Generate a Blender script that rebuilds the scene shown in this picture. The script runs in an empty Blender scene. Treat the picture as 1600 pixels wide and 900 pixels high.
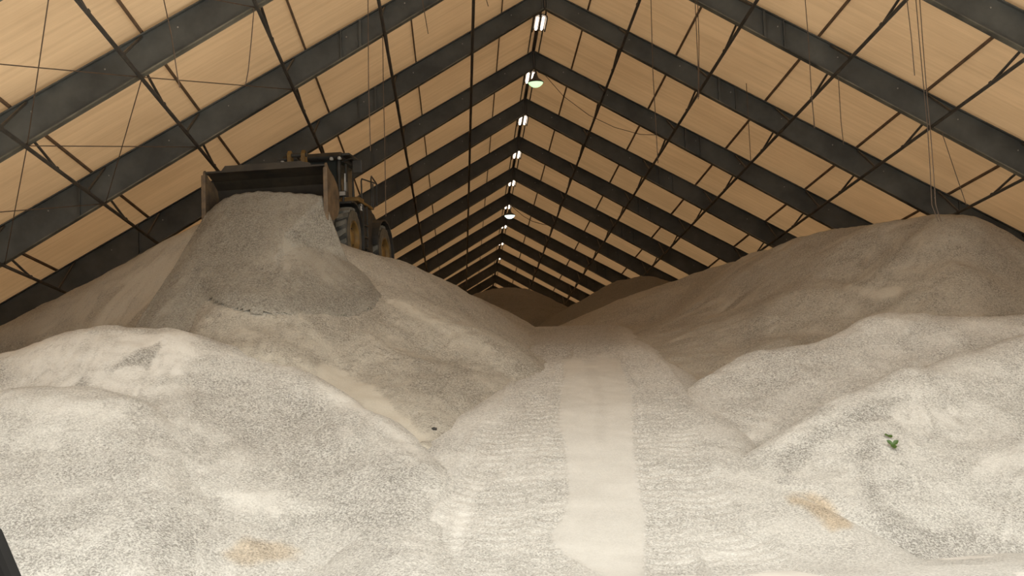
import bpy, math, random
import numpy as np
from mathutils import Vector, Matrix

random.seed(7)
S = bpy.context.scene
COL = S.collection

# ------------------------------------------------------------------ camera
BAY = 7.5                                   # spacing of the roof frames, metres
FPX, PITCH, YAW, ROLL = 2392.47, 0.114940, 0.0364559, -0.0346772
HC = 1.9                                    # eye height above the barn floor
RX = 0.42066 * BAY                          # ridge line x
RZ = 2.05614 * BAY + HC                     # top of the frames at the ridge
HB = 0.090264 * BAY                         # frame depth at the ridge
SL = 0.55978                                # roof slope
TP = 0.026675                               # growth of the frame depth away from the ridge
Y1 = 6.47813 * BAY                          # the first frame whose apex shows
HALF = 19.5                                 # half span
cy, sy = math.cos(YAW), math.sin(YAW)
cp, sp = math.cos(PITCH), math.sin(PITCH)
cr, sr = math.cos(ROLL), math.sin(ROLL)


def camdir(a, b, c):
    """camera axes (right a, down b, forward c) -> world"""
    x, d2, y0 = a, -b, c
    y = cp * y0 - sp * d2
    z = sp * y0 + cp * d2
    return Vector((cy * x + sy * y, -sy * x + cy * y, z))


fwd = camdir(0, 0, 1)
right = camdir(cr, -sr, 0)
down = camdir(sr, cr, 0)
cam_data = bpy.data.cameras.new('camera')
cam_data.sensor_width = 36.0
cam_data.lens = FPX / 1600 * 36.0
cam_data.clip_start = 0.05
cam_data.clip_end = 600
cam = bpy.data.objects.new('camera', cam_data)
COL.objects.link(cam)
mw = Matrix.Identity(4)
for i in range(3):
    mw[i][0], mw[i][1], mw[i][2] = right[i], -down[i], -fwd[i]
mw[2][3] = HC
cam.matrix_world = mw
S.camera = cam

# ------------------------------------------------------------------ light
YF = 24.6                                   # the open front of the barn
YB = Y1 + 12.6 * BAY                        # back wall
world = bpy.data.worlds.new('overcast_sky')
S.world = world
world.use_nodes = True
bg = world.node_tree.nodes['Background']
bg.inputs['Color'].default_value = (1.0, 0.985, 0.925, 1)
bg.inputs['Strength'].default_value = 1.0
S.view_settings.view_transform = 'Standard'
S.view_settings.look = 'None'
S.view_settings.gamma = 1.0
S.view_settings.use_curve_mapping = False
S.view_settings.exposure = 1.30
S.cycles.max_bounces = 10
S.cycles.diffuse_bounces = 6
S.cycles.transmission_bounces = 6


# ------------------------------------------------------------------ pixel <-> place
def ray(u, v):
    a, b = u - 800.0, v - 450.0
    a, b = cr * a + sr * b, -sr * a + cr * b
    x, d1, d2 = a / FPX, 1.0, -b / FPX
    y = cp * d1 - sp * d2
    z = sp * d1 + cp * d2
    X, Y = cy * x + sy * y, -sy * x + cy * y
    return X / Y, z / Y


def at(u, v, d):
    a, b = ray(u, v)
    return Vector((a * d, d, HC + b * d))


def to_px(x, y, z):
    z = z - HC
    X, Y = cy * x - sy * y, sy * x + cy * y
    d = cp * Y + sp * z
    w = -sp * Y + cp * z
    a, b = X / d * FPX, -w / d * FPX
    return 800 + cr * a - sr * b, 450 + sr * a + cr * b


# ------------------------------------------------------------------ materials
def mat(name):
    m = bpy.data.materials.new(name)
    m.use_nodes = True
    return m, m.node_tree, m.node_tree.nodes['Principled BSDF']


def node(nt, kind, **kw):
    n = nt.nodes.new(kind)
    for k, v in kw.items():
        if k in n.inputs:
            n.inputs[k].default_value = v
        else:
            setattr(n, k, v)
    return n


def ramp(nt, a, ca, b, cb):
    r = nt.nodes.new('ShaderNodeValToRGB')
    e = r.color_ramp.elements
    e[0].position, e[0].color = a, (*ca, 1)
    e[1].position, e[1].color = b, (*cb, 1)
    return r


def mix(nt, fac, a, b, blend='MIX'):
    m = nt.nodes.new('ShaderNodeMix')
    m.data_type = 'RGBA'
    m.blend_type = blend
    for s, val in ((m.inputs[0], fac), (m.inputs[6], a), (m.inputs[7], b)):
        if hasattr(val, 'links'):
            nt.links.new(val, s)
        elif isinstance(val, (int, float)):
            s.default_value = val
        else:
            s.default_value = (*val, 1)
    return m.outputs[2]


def math_node(nt, op, a, b=None, clamp=False):
    m = nt.nodes.new('ShaderNodeMath')
    m.operation = op
    m.use_clamp = clamp
    for i, val in enumerate((a, b)):
        if val is None:
            continue
        if hasattr(val, 'links'):
            nt.links.new(val, m.inputs[i])
        else:
            m.inputs[i].default_value = val
    return m.outputs[0]


def plain(name, c1, c2, scale=3.0, rough=0.7, metal=0.0, bump=0.0, stretch=(1, 1, 1)):
    """painted / dirty surface: two colours mixed by cloudy noise"""
    m, nt, p = mat(name)
    tc = node(nt, 'ShaderNodeTexCoord')
    mp = node(nt, 'ShaderNodeMapping')
    mp.inputs['Scale'].default_value = stretch
    nt.links.new(tc.outputs['Object'], mp.inputs['Vector'])
    n = node(nt, 'ShaderNodeTexNoise', Scale=scale, Detail=5.0, Roughness=0.6)
    nt.links.new(mp.outputs['Vector'], n.inputs['Vector'])
    r = ramp(nt, 0.35, c1, 0.68, c2)
    nt.links.new(n.outputs['Fac'], r.inputs['Fac'])
    nt.links.new(r.outputs['Color'], p.inputs['Base Color'])
    p.inputs['Roughness'].default_value = rough
    p.inputs['Metallic'].default_value = metal
    if bump:
        b = node(nt, 'ShaderNodeBump', Strength=bump, Distance=0.02)
        nt.links.new(n.outputs['Fac'], b.inputs['Height'])
        nt.links.new(b.outputs['Normal'], p.inputs['Normal'])
    return m


def emitter(name, c, strength):
    m, nt, p = mat(name)
    p.inputs['Base Color'].default_value = (0.8, 0.8, 0.8, 1)
    p.inputs['Emission Color'].default_value = (*c, 1)
    p.inputs['Emission Strength'].default_value = strength
    return m


def salt_material(name, light, dark, grain=1.0):
    m, nt, p = mat(name)
    tc = node(nt, 'ShaderNodeTexCoord')
    tone = node(nt, 'ShaderNodeAttribute', attribute_name='tone')
    stain = node(nt, 'ShaderNodeAttribute', attribute_name='stain')
    calm = node(nt, 'ShaderNodeAttribute', attribute_name='calm')
    # coarse grains
    g = node(nt, 'ShaderNodeTexNoise', Scale=24.0 * grain, Detail=4.0, Roughness=0.75)
    nt.links.new(tc.outputs['Object'], g.inputs['Vector'])
    vo = node(nt, 'ShaderNodeTexVoronoi', Scale=36.0 * grain)
    nt.links.new(tc.outputs['Object'], vo.inputs['Vector'])
    sepv = node(nt, 'ShaderNodeSeparateColor')
    nt.links.new(vo.outputs['Color'], sepv.inputs[0])
    # broad patches of finer and coarser salt, drawn out along the slope
    mp = node(nt, 'ShaderNodeMapping')
    mp.inputs['Scale'].default_value = (0.55, 0.8, 1.5)
    nt.links.new(tc.outputs['Object'], mp.inputs['Vector'])
    br = node(nt, 'ShaderNodeTexNoise', Scale=1.0, Detail=6.0, Roughness=0.62, Distortion=0.7)
    nt.links.new(mp.outputs['Vector'], br.inputs['Vector'])
    b1 = math_node(nt, 'SUBTRACT', br.outputs['Fac'], 0.5)
    b2 = math_node(nt, 'MULTIPLY', b1, 2.6)
    fine = math_node(nt, 'ADD', b2, tone.outputs['Fac'])
    fine01 = math_node(nt, 'MULTIPLY_ADD', fine, 0.5, True)
    fine01.node.inputs[2].default_value = 0.5
    # grain contrast is strong where coarse, weak where fine
    gs = math_node(nt, 'SUBTRACT', g.outputs['Fac'], 0.5)
    gv = math_node(nt, 'SUBTRACT', sepv.outputs[0], 0.5)
    gs = math_node(nt, 'MULTIPLY', gs, 3.6)
    gv = math_node(nt, 'MULTIPLY', gv, 0.95)
    gsum = math_node(nt, 'ADD', gs, gv)
    inv = math_node(nt, 'SUBTRACT', 1.12, fine01)
    inv = math_node(nt, 'MULTIPLY', inv, math_node(nt, 'SUBTRACT', 1.0, calm.outputs['Fac']))
    amp = math_node(nt, 'MULTIPLY', gsum, inv)
    base = math_node(nt, 'MULTIPLY', fine01, 0.38)
    f = math_node(nt, 'ADD', base, amp)
    f = math_node(nt, 'ADD', f, 0.42, True)
    c = mix(nt, f, dark, light)
    c = mix(nt, stain.outputs['Fac'], c, (0.86, 0.62, 0.33), 'MULTIPLY')
    nt.links.new(c, p.inputs['Base Color'])
    p.inputs['Roughness'].default_value = 0.85
    hb = math_node(nt, 'MULTIPLY', gsum, inv)
    bump = node(nt, 'ShaderNodeBump', Strength=0.7, Distance=0.035)
    nt.links.new(hb, bump.inputs['Height'])
    nt.links.new(bump.outputs['Normal'], p.inputs['Normal'])
    return m


M_SALT = salt_material('rock_salt', (0.77, 0.745, 0.685), (0.31, 0.29, 0.255))
M_SALT_OLD = salt_material('weathered_salt', (0.60, 0.555, 0.465), (0.27, 0.242, 0.20))
M_SALT_FAR = salt_material('shade_toned_salt', (0.27, 0.235, 0.185), (0.16, 0.135, 0.105))  # same salt darkened: dimness of the far end put into its colour
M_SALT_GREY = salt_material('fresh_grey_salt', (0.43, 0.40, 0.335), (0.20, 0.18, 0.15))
M_STEEL = plain('dark_painted_steel', (0.030, 0.031, 0.028), (0.075, 0.076, 0.068), 0.8, 0.6)
M_FLANGE = plain('dusty_steel_flange', (0.035, 0.034, 0.028), (0.17, 0.155, 0.115), 0.9, 0.75)
M_PIPE = plain('dark_steel_pipe', (0.022, 0.020, 0.017), (0.055, 0.048, 0.040), 2.0, 0.55)
M_BOLT = plain('galvanised_bolt', (0.18, 0.17, 0.15), (0.32, 0.30, 0.27), 20, 0.5, 0.3)
M_PURLIN = plain('brown_purlin', (0.085, 0.050, 0.026), (0.15, 0.090, 0.048), 1.5, 0.8)
M_WIRE = plain('rusty_wire', (0.055, 0.036, 0.024), (0.10, 0.062, 0.036), 4, 0.7)
M_WALL = plain('concrete_wall', (0.20, 0.18, 0.15), (0.33, 0.30, 0.25), 0.8, 0.9)
M_FLOOR = plain('salt_dusted_concrete', (0.56, 0.53, 0.48), (0.74, 0.71, 0.65), 1.2, 0.9, 0, 0.3)
M_TUBE = emitter('glowing_tube', (1.0, 0.80, 0.62), 2.6)
M_LENS_GREEN = emitter('mercury_lamp_glow', (0.52, 0.80, 0.44), 0.55)
M_LENS_WHITE = emitter('white_lamp_glow', (0.80, 1.0, 0.90), 1.1)


def ceiling_material():
    m = bpy.data.materials.new('tan_roof_membrane')
    m.use_nodes = True
    nt = m.node_tree
    nt.nodes.clear()
    out = node(nt, 'ShaderNodeOutputMaterial')
    tc = node(nt, 'ShaderNodeTexCoord')
    n1 = node(nt, 'ShaderNodeTexNoise', Scale=0.35, Detail=5.0, Roughness=0.6)
    nt.links.new(tc.outputs['Object'], n1.inputs['Vector'])
    mp = node(nt, 'ShaderNodeMapping')
    mp.inputs['Scale'].default_value = (0.10, 2.4, 0.10)
    nt.links.new(tc.outputs['Object'], mp.inputs['Vector'])
    n2 = node(nt, 'ShaderNodeTexNoise', Scale=1.6, Detail=3.0, Roughness=0.7)
    nt.links.new(mp.outputs['Vector'], n2.inputs['Vector'])
    s = math_node(nt, 'ADD', n1.outputs['Fac'], n2.outputs['Fac'])
    s = math_node(nt, 'MULTIPLY', s, 0.5)
    rt = ramp(nt, 0.36, (0.067, 0.0400, 0.0188), 0.62, (0.088, 0.0533, 0.0257))
    rd = ramp(nt, 0.36, (0.54, 0.395, 0.255), 0.62, (0.66, 0.50, 0.33))
    nt.links.new(s, rt.inputs['Fac'])
    nt.links.new(s, rd.inputs['Fac'])
    t = node(nt, 'ShaderNodeBsdfTranslucent')
    d = node(nt, 'ShaderNodeBsdfDiffuse')
    nt.links.new(rt.outputs['Color'], t.inputs['Color'])
    nt.links.new(rd.outputs['Color'], d.inputs['Color'])
    a = node(nt, 'ShaderNodeAddShader')
    nt.links.new(t.outputs[0], a.inputs[0])
    nt.links.new(d.outputs[0], a.inputs[1])
    nt.links.new(a.outputs[0], out.inputs['Surface'])
    return m


M_CEIL = ceiling_material()


# ------------------------------------------------------------------ mesh building
class MB:
    def __init__(self):
        self.v, self.f = [], []

    def add(self, vs, fs):
        o = len(self.v)
        self.v += [tuple(p) for p in vs]
        self.f += [tuple(i + o for i in f) for f in fs]
        return self

    def box(self, c, s, m=None):
        x, y, z = s[0] / 2, s[1] / 2, s[2] / 2
        vs = [Vector((a * x, b * y, e * z)) for a in (-1, 1) for b in (-1, 1) for e in (-1, 1)]
        if m is not None:
            vs = [m @ p for p in vs]
        vs = [p + Vector(c) for p in vs]
        return self.add(vs, [(0, 1, 3, 2), (4, 6, 7, 5), (0, 4, 5, 1), (2, 3, 7, 6), (0, 2, 6, 4), (1, 5, 7, 3)])

    def tube(self, pts, r, n=8, caps=True):
        pts = [Vector(p) for p in pts]
        rr = r if isinstance(r, (list, tuple)) else [r] * len(pts)
        rings = []
        t0 = (pts[1] - pts[0]).normalized()
        up = Vector((0, 0, 1)) if abs(t0.z) < 0.95 else Vector((1, 0, 0))
        a = t0.cross(up).normalized()
        for i, p in enumerate(pts):
            if i == 0:
                t = t0
            elif i == len(pts) - 1:
                t = (pts[i] - pts[i - 1]).normalized()
            else:
                t = ((pts[i + 1] - p).normalized() + (p - pts[i - 1]).normalized()).normalized()
            a = (a - t * a.dot(t)).normalized()
            b = t.cross(a)
            rings.append([p + (a * math.cos(k * 2 * math.pi / n) + b * math.sin(k * 2 * math.pi / n)) * rr[i] for k in range(n)])
        vs = [q for ring in rings for q in ring]
        fs = []
        for i in range(len(pts) - 1):
            for k in range(n):
                fs.append((i * n + k, i * n + (k + 1) % n, (i + 1) * n + (k + 1) % n, (i + 1) * n + k))
        if caps:
            fs.append(tuple(range(n - 1, -1, -1)))
            fs.append(tuple((len(pts) - 1) * n + k for k in range(n)))
        return self.add(vs, fs)

    def prism(self, poly, fn, a, b):
        """poly: 2-D outline; fn(p, q, h) -> 3-D; extruded from h=a to h=b"""
        n = len(poly)
        vs = [fn(p, q, a) for p, q in poly] + [fn(p, q, b) for p, q in poly]
        fs = [(i, (i + 1) % n, n + (i + 1) % n, n + i) for i in range(n)]
        fs += [tuple(range(n - 1, -1, -1)), tuple(range(n, 2 * n))]
        return self.add(vs, fs)

    def lathe(self, prof, c=(0, 0, 0), axis='Z', n=32, closed=False):
        c = Vector(c)
        vs, fs = [], []
        for h, r in prof:
            for k in range(n):
                w = 2 * math.pi * k / n
                p = Vector((math.cos(w) * r, math.sin(w) * r, h))
                if axis == 'X':
                    p = Vector((p.z, p.x, p.y))
                vs.append(p + c)
        m = len(prof)
        for i in range(m if closed else m - 1):
            j = (i + 1) % m
            for k in range(n):
                fs.append((i * n + k, i * n + (k + 1) % n, j * n + (k + 1) % n, j * n + k))
        return self.add(vs, fs)

    def build(self, name, material, parent=None, origin=None, smooth=False, bevel=0.0):
        me = bpy.data.meshes.new(name)
        o = Vector(origin) if origin is not None else Vector((0, 0, 0))
        me.from_pydata([Vector(p) - o for p in self.v], [], self.f)
        me.validate()
        import bmesh
        bm = bmesh.new()
        bm.from_mesh(me)
        bmesh.ops.recalc_face_normals(bm, faces=bm.faces)
        bm.to_mesh(me)
        bm.free()
        me.materials.append(material)
        ob = bpy.data.objects.new(name, me)
        COL.objects.link(ob)
        ob.location = o
        if parent is not None:
            ob.parent = parent
        if smooth:
            for p in me.polygons:
                p.use_smooth = True
            try:
                me.set_sharp_from_angle(angle=math.radians(38))
            except Exception:
                pass
        if bevel:
            b = ob.modifiers.new('edge', 'BEVEL')
            b.width = bevel
            b.segments = 2
            b.limit_method = 'ANGLE'
        return ob


def tag(o, label=None, cat=None, group=None, kind=None):
    if label:
        o['label'] = label
    if cat:
        o['category'] = cat
    if group:
        o['group'] = group
    if kind:
        o['kind'] = kind
    return o


def empty(name, loc, label, cat, group=None):
    o = bpy.data.objects.new(name, None)
    o.empty_display_size = 0.3
    COL.objects.link(o)
    o.location = loc
    return tag(o, label, cat, group)


ORD = ['first', 'second', 'third', 'fourth', 'fifth', 'sixth', 'seventh', 'eighth', 'ninth', 'tenth',
       'eleventh', 'twelfth', 'thirteenth', 'fourteenth', 'fifteenth', 'sixteenth']


# ------------------------------------------------------------------ roof geometry
def fy(k):
    """depth of frame k"""
    return Y1 + (k - 1) * BAY


def roof(side, t, y, dz=0.0):
    return Vector((RX + side * t, y, RZ - SL * t + dz))


def under(side, t, y, dz=0.0):
    """on the bottom flange line"""
    return Vector((RX + side * t, y, RZ - SL * t - HB - TP * t + dz))


# ------------------------------------------------------------------ the setting
fl = MB().box((RX, (YB - 14) / 2, -0.1), (2 * HALF + 0.6, YB + 14, 0.2)).build('floor', M_FLOOR)
tag(fl, 'pale salt dusted concrete floor at the foot of the piles', kind='structure')
c = MB()
CE = 0.10
N = 24
for s in (-1, 1):
    vs, fs = [], []
    for j in range(2):
        for i in range(N + 1):
            vs.append(roof(s, (HALF + 0.4) * i / N, YF if j == 0 else YB, CE))
    fs = [(i, i + 1, N + 1 + i + 1, N + 1 + i) for i in range(N)]
    c.add(vs, fs)
ce = c.build('ceiling', M_CEIL)
tag(ce, 'tan pitched roof lining stained brown between the frames', kind='structure')
eave = RZ - SL * HALF
for s, nm in ((-1, 'left'), (1, 'right')):
    w = MB().box((RX + s * (HALF + 0.35), (YF + YB) / 2, eave / 2), (0.3, YB - YF, eave)).build('wall_' + nm, M_WALL)
    tag(w, 'concrete side wall of the barn on the %s' % nm, kind='structure')
w = MB().prism([(RX - HALF - .5, 0), (RX + HALF + .5, 0), (RX + HALF + .5, eave + .3), (RX, RZ + .45), (RX - HALF - .5, eave + .3)],
               lambda p, q, h: Vector((p, h, q)), YB, YB + 0.3).build('wall_back', M_WALL)
tag(w, 'gable wall closing the far end of the barn', kind='structure')

# ------------------------------------------------------------------ roof frames
FR0, FR1 = -2, 12
FLW, FLT, WEB = 0.26, 0.035, 0.03
frame_root = {}
for k in range(FR0, FR1 + 1):
    y = fy(k)
    idx = k + 1
    if k < -1:
        lab = 'dark steel gable frame over the open front of the barn'
    else:
        lab = 'dark steel gable frame spanning the roof, %s counted back from the nearest one in view' % ORD[idx]
    root = empty('roof_frame', (RX, y, RZ), lab, 'roof frame', 'steel gable frames of the barn')
    frame_root[k] = root
    for s in (-1, 1):
        T = HALF

        def seg(m, t0, t1, f0, f1, thick_y):
            """a slab along the slope between two height lines (functions of t -> z offset)"""
            vs = []
            for t in (t0, t1):
                for h in (f0, f1):
                    for e in (-1, 1):
                        vs.append(roof(s, t, y + e * thick_y / 2, h(t)))
            m.add(vs, [(0, 1, 3, 2), (4, 6, 7, 5), (0, 4, 5, 1), (2, 3, 7, 6), (0, 2, 6, 4), (1, 5, 7, 3)])
        bot = lambda t: -HB - TP * t
        web = MB()
        seg(web, 0, T, lambda t: 0.0, bot, WEB)
        # web stiffeners below some purlins
        for t in (0.06, 6.1, 13.2):
            seg(web, t, t + 0.03, lambda t: -0.02, bot, FLW * 0.9)
        o = web.build('rafter', M_STEEL, root, origin=None)
        o.location = Vector((0, 0, 0)) - Vector((RX, y, RZ))
        tf = MB()
        seg(tf, 0, T, lambda t: 0.0, lambda t: -FLT, FLW)
        o = tf.build('top_flange', M_STEEL, root)
        o.location = -Vector((RX, y, RZ))
        bf = MB()
        seg(bf, 0, T, lambda t: bot(t) + FLT, bot, FLW)
        o = bf.build('bottom_flange', M_FLANGE, root)
        o.location = -Vector((RX, y, RZ))
        spl = MB()
        seg(spl, 5.55, 5.62, lambda t: -0.03, lambda t: bot(t) + 0.03, FLW * 0.8)
        o = spl.build('splice_plate', M_STEEL, root)
        o.location = -Vector((RX, y, RZ))
        bl = MB()
        for i in range(9):
            t = 1.1 + i * 1.62
            p = roof(s, t, y - WEB / 2 - 0.012, -0.24 - 0.012 * i)
            bl.tube([p, p + Vector((0, -0.02, 0))], 0.020, 6)
        o = bl.build('bolt_heads', M_BOLT, root)
        o.name = 'bolt_row'
        o.location = -Vector((RX, y, RZ))
        colm = MB()
        x = RX + s * HALF
        zt = eave - 0.02
        colm.box((x, y, zt / 2), (0.5, WEB, zt))
        for e in (-1, 1):
            colm.box((x + e * 0.25, y, zt / 2), (0.03, FLW, zt))
        o = colm.build('column', M_STEEL, root)
        o.location = -Vector((RX, y, RZ))
    ap = MB()
    ap.box((RX, y, RZ - HB / 2 - 0.02), (0.06, FLW, HB - 0.03))
    o = ap.build('apex_plate', M_PIPE, root)
    o.location = -Vector((RX, y, RZ))

# ------------------------------------------------------------------ purlins under the roof lining
PT = [0.188, 0.566, 0.946, 1.334, 1.722, 2.108, 2.48]
SIDE = {-1: 'left', 1: 'right'}
for s in (-1, 1):
    for i, t in enumerate(PT):
        t *= BAY
        m = MB()
        vs = []
        for yy in (YF, YB - 0.02):
            for dt, dz in ((-0.02, 0.09), (0.02, 0.09), (0.02, 0.03), (-0.02, 0.03)):
                q = roof(s, t, yy, dz)
                vs.append(q + Vector((s * dt, 0, -SL * dt)))
        m.add(vs, [(0, 1, 5, 4), (1, 2, 6, 5), (2, 3, 7, 6), (3, 0, 4, 7), (3, 2, 1, 0), (4, 5, 6, 7)])
        o = m.build('purlin', M_PURLIN, origin=roof(s, t, YF))
        tag(o, 'thin brown purlin under the %s roof slope, %s counted down from the ridge' % (SIDE[s], ORD[i]), 'purlin', 'brown purlins')

# ------------------------------------------------------------------ pipe struts between the frames
ST = [0.322, 0.654, 0.988, 1.334, 1.672, 2.03]
for s in (-1, 1):
    for i, t in enumerate(ST):
        t *= BAY
        root = empty('roof_strut', under(s, t, YF, -0.06),
                     'dark pipe strut below the %s roof slope, %s counted down one down from the ridge' % (SIDE[s], ORD[i]),
                     'strut', 'pipe struts below the frames')
        o0 = under(s, t, YF, -0.06)
        m = MB().tube([under(s, t, YF, -0.06), under(s, t, YB - 0.02, -0.06)], 0.048, 8)
        o = m.build('pipe', M_PIPE, root, smooth=True)
        o.location = -o0
        for k in range(FR0, FR1 + 1):
            for e in (-1, 1):
                a = under(s, t, fy(k) + (2.5 if e > 0 else -2.0), -0.05)
                if a.y < YF or a.y > YB:
                    continue
                b = roof(s, t, fy(k) + e * 0.05, -(HB + TP * t) * 0.74 if e > 0 else -0.06)
                mm = MB().tube([a, b], 0.036, 6)
                # clamp where the brace meets the pipe
                mm.box(a + Vector((0, -e * 0.03, 0.01)), (0.09, 0.16, 0.07))
                ob = mm.build('brace', M_PIPE, root)
                ob.location = -o0
ridge_root = empty('ridge_pipe', Vector((RX, YF, RZ)), 'dark pipe running the whole length of the roof ridge', 'pipe')
o = MB().tube([(RX, YF, RZ + 0.01), (RX, YB - 0.02, RZ + 0.01)], 0.07, 8).build('pipe', M_PIPE, ridge_root, smooth=True)
o.location = -ridge_root.location
for s in (-1, 1):
    o = MB().box((RX + s * 0.20, (YF + YB) / 2, RZ - 0.045), (0.04, YB - YF - .1, 0.05)).build('ridge_strip', M_FLANGE, ridge_root)
    o.location = -ridge_root.location

# ------------------------------------------------------------------ thin diagonal bracing rods, left slope
rods = [(-2, 5, -1, 4, 'flat one ending at the fourth strut of the nearest frame'),
        (-2, 4, -1, 5, 'steep one ending at the fifth strut of the nearest frame'),
        (-2, 4, -1, 3, 'flat one ending at the third strut of the nearest frame'),
        (-1, 4, 0, 3, 'flat one behind the nearest frame, fourth to third strut'),
        (-1, 4, 0, 5, 'steep one behind the nearest frame, fourth to fifth strut'),
        (-1, 5, 0, 4, 'flat one behind the nearest frame, fifth to fourth strut'),
        (-1, 5, 0, 6, 'steep one behind the nearest frame, fifth to sixth strut'),
        (-1, 6, 0, 5, 'flat one behind the nearest frame, sixth to fifth strut')]
for k0, i0, k1, i1, txt in rods:
    a = under(-1, ST[i0 - 1] * BAY, fy(k0), -0.02)
    b = under(-1, ST[i1 - 1] * BAY, fy(k1), -0.02)
    o = MB().tube([a, b], 0.013, 5).build('bracing_rod', M_WIRE, origin=a)
    tag(o, 'thin left slope rod, %s' % txt, 'bracing rod', 'diagonal bracing rods')

# ------------------------------------------------------------------ loose wires hanging from the roof
wires = [  # points (u, v), depth of the hanging line, what sets it apart
    ([(575, -60), (575, 0), (576, 143), (579, 236)], 40.6, 'left of the ridge, just left of the second strut'),
    ([(598, 56), (599, 140), (601, 217), (603, 338)], 40.9, 'left slope, long one hanging behind the loader rail'),
    ([(655, -40), (660, 0), (669, 53)], 41.5, 'left slope, short one ending in mid air right of the second strut'),
    ([(758, -40), (760, 0), (763, 10)], 44.0, 'by the top edge just right of the first left strut'),
    ([(397, 13), (393, 60), (388, 110), (384, 131)], 33.2, 'left slope, drooping from the nearest frame at the third strut'),
    ([(254, -30), (256, 0), (268, 55), (277, 117), (281, 137)], 33.1, 'left slope, crossing the nearest frame right of its fourth strut'),
    ([(1016, -40), (1017, 0), (1020, 110), (1025, 200), (1028, 255)], 47.8, 'right slope, long one crossing three frames'),
    ([(1084, -40), (1086, 0), (1091, 110), (1091, 155)], 40.7, 'right slope, pale pair member nearest the second strut'),
    ([(1088, -40), (1090, 0), (1092, 60), (1092, 152)], 40.9, 'right slope, pair member touching its neighbour by the second strut'),
    ([(1162, 40), (1164, 100), (1167, 145), (1170, 200), (1173, 252)], 48.0, 'right slope, between second and third struts'),
    ([(1256, -40), (1258, 0), (1263, 60), (1268, 150), (1273, 200)], 40.5, 'right slope, long dark one beside the third strut'),
    ([(1269, 155), (1271, 180), (1272, 200)], 40.8, 'right slope, short one ending beside the third strut'),
    ([(1310, 120), (1311, 140), (1314, 190), (1318, 226)], 40.9, 'right slope, short one under the third strut joint'),
    ([(1414, -40), (1417, 0), (1424, 60), (1429, 118)], 33.5, 'right slope, slanting one that ends in mid air'),
    ([(1428, -40), (1431, 0), (1437, 70), (1444, 145), (1449, 196), (1453, 260), (1456, 320), (1466, 346)], 40.4, 'right slope, left one of a long pair reaching the salt'),
    ([(1434, -40), (1437, 0), (1442, 70), (1448, 145), (1453, 196), (1458, 260), (1462, 320), (1470, 346)], 40.4, 'right slope, right one of a long pair reaching the salt'),
    ([(1472, 208), (1490, 262), (1510, 321)], 40.6, 'right slope, slanting down to the fifth strut'),
]
for pts, d, txt in wires:
    if pts[0][1] < 0:
        a_, b_ = ray(*pts[0])
        while HC + b_ * d > RZ - SL * abs(a_ * d - RX) - 0.02:
            d -= 0.1
    P = [at(u, v, d) for u, v in pts]
    if pts[0][1] < 0:
        top = P[0].copy()
        t = abs(top.x - RX)
        zr = RZ - SL * t + 0.05
        dirv = (P[0] - P[1])
        if dirv.z > 0 and zr > top.z:
            P.insert(0, top + dirv * ((zr - top.z) / dirv.z))
    o = MB().tube(P, 0.012, 5).build('hanging_wire', M_WIRE, origin=P[0])
    tag(o, 'thin loose wire, %s' % txt, 'wire', 'loose hanging wires')
# sagging feed cables from the pendant lamps
for pts, d, r_, txt in (([(840, 112), (852, 118), (880, 150), (920, 180), (960, 199), (1000, 210), (1028, 211)], 56.0, 0.012, 'from the green glowing pendant lamp'),
                        ([(800, 322), (806, 328), (818, 338), (832, 346), (850, 351), (868, 352)], 86.0, 0.016, 'from the white glowing pendant lamp')):
    P = [at(u, v, d) for u, v in pts]
    o = MB().tube(P, r_, 5).build('feed_cable', M_WIRE, origin=P[0])
    tag(o, 'thin sagging cable running right %s' % txt, 'cable')

# ------------------------------------------------------------------ lights on the ridge
for k in range(1, 10):
    root = empty('tube_light', (RX, fy(k) + 3.0, RZ - 0.27), 'twin tube light fixed to the ridge, %s counted back from the nearest' % ORD[k - 1], 'light', 'twin tube lights along the ridge')
    hs = MB()
    vv = [(-0.10, 0.10), (0.10, 0.10), (0.235, 0.02), (0.24, -0.07), (0.20, -0.07), (0.185, 0.01), (0.09, 0.075), (0.035, 0.06), (0.03, -0.03),
          (-0.03, -0.03), (-0.035, 0.06), (-0.09, 0.075), (-0.185, 0.01), (-0.20, -0.07), (-0.24, -0.07), (-0.235, 0.02)]
    hs.prism(vv, lambda p, q, h: Vector((p, h, q)), -0.82, 0.82)
    hs.build('housing', M_PIPE, root)
    hg = MB()
    for e in (-0.5, 0.5):
        hg.tube([(0, e, 0.09), (0, e, 0.215)], 0.02, 6)
    hg.build('hanger', M_PIPE, root)
    for s in (-1, 1):
        MB().tube([(s * 0.10, -0.73, 0.0), (s * 0.10, -0.69, 0.0), (s * 0.10, 0.69, 0.0), (s * 0.10, 0.73, 0.0)], [0.025, 0.042, 0.042, 0.025], 10).build('tube', M_TUBE, root, smooth=True)

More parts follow.
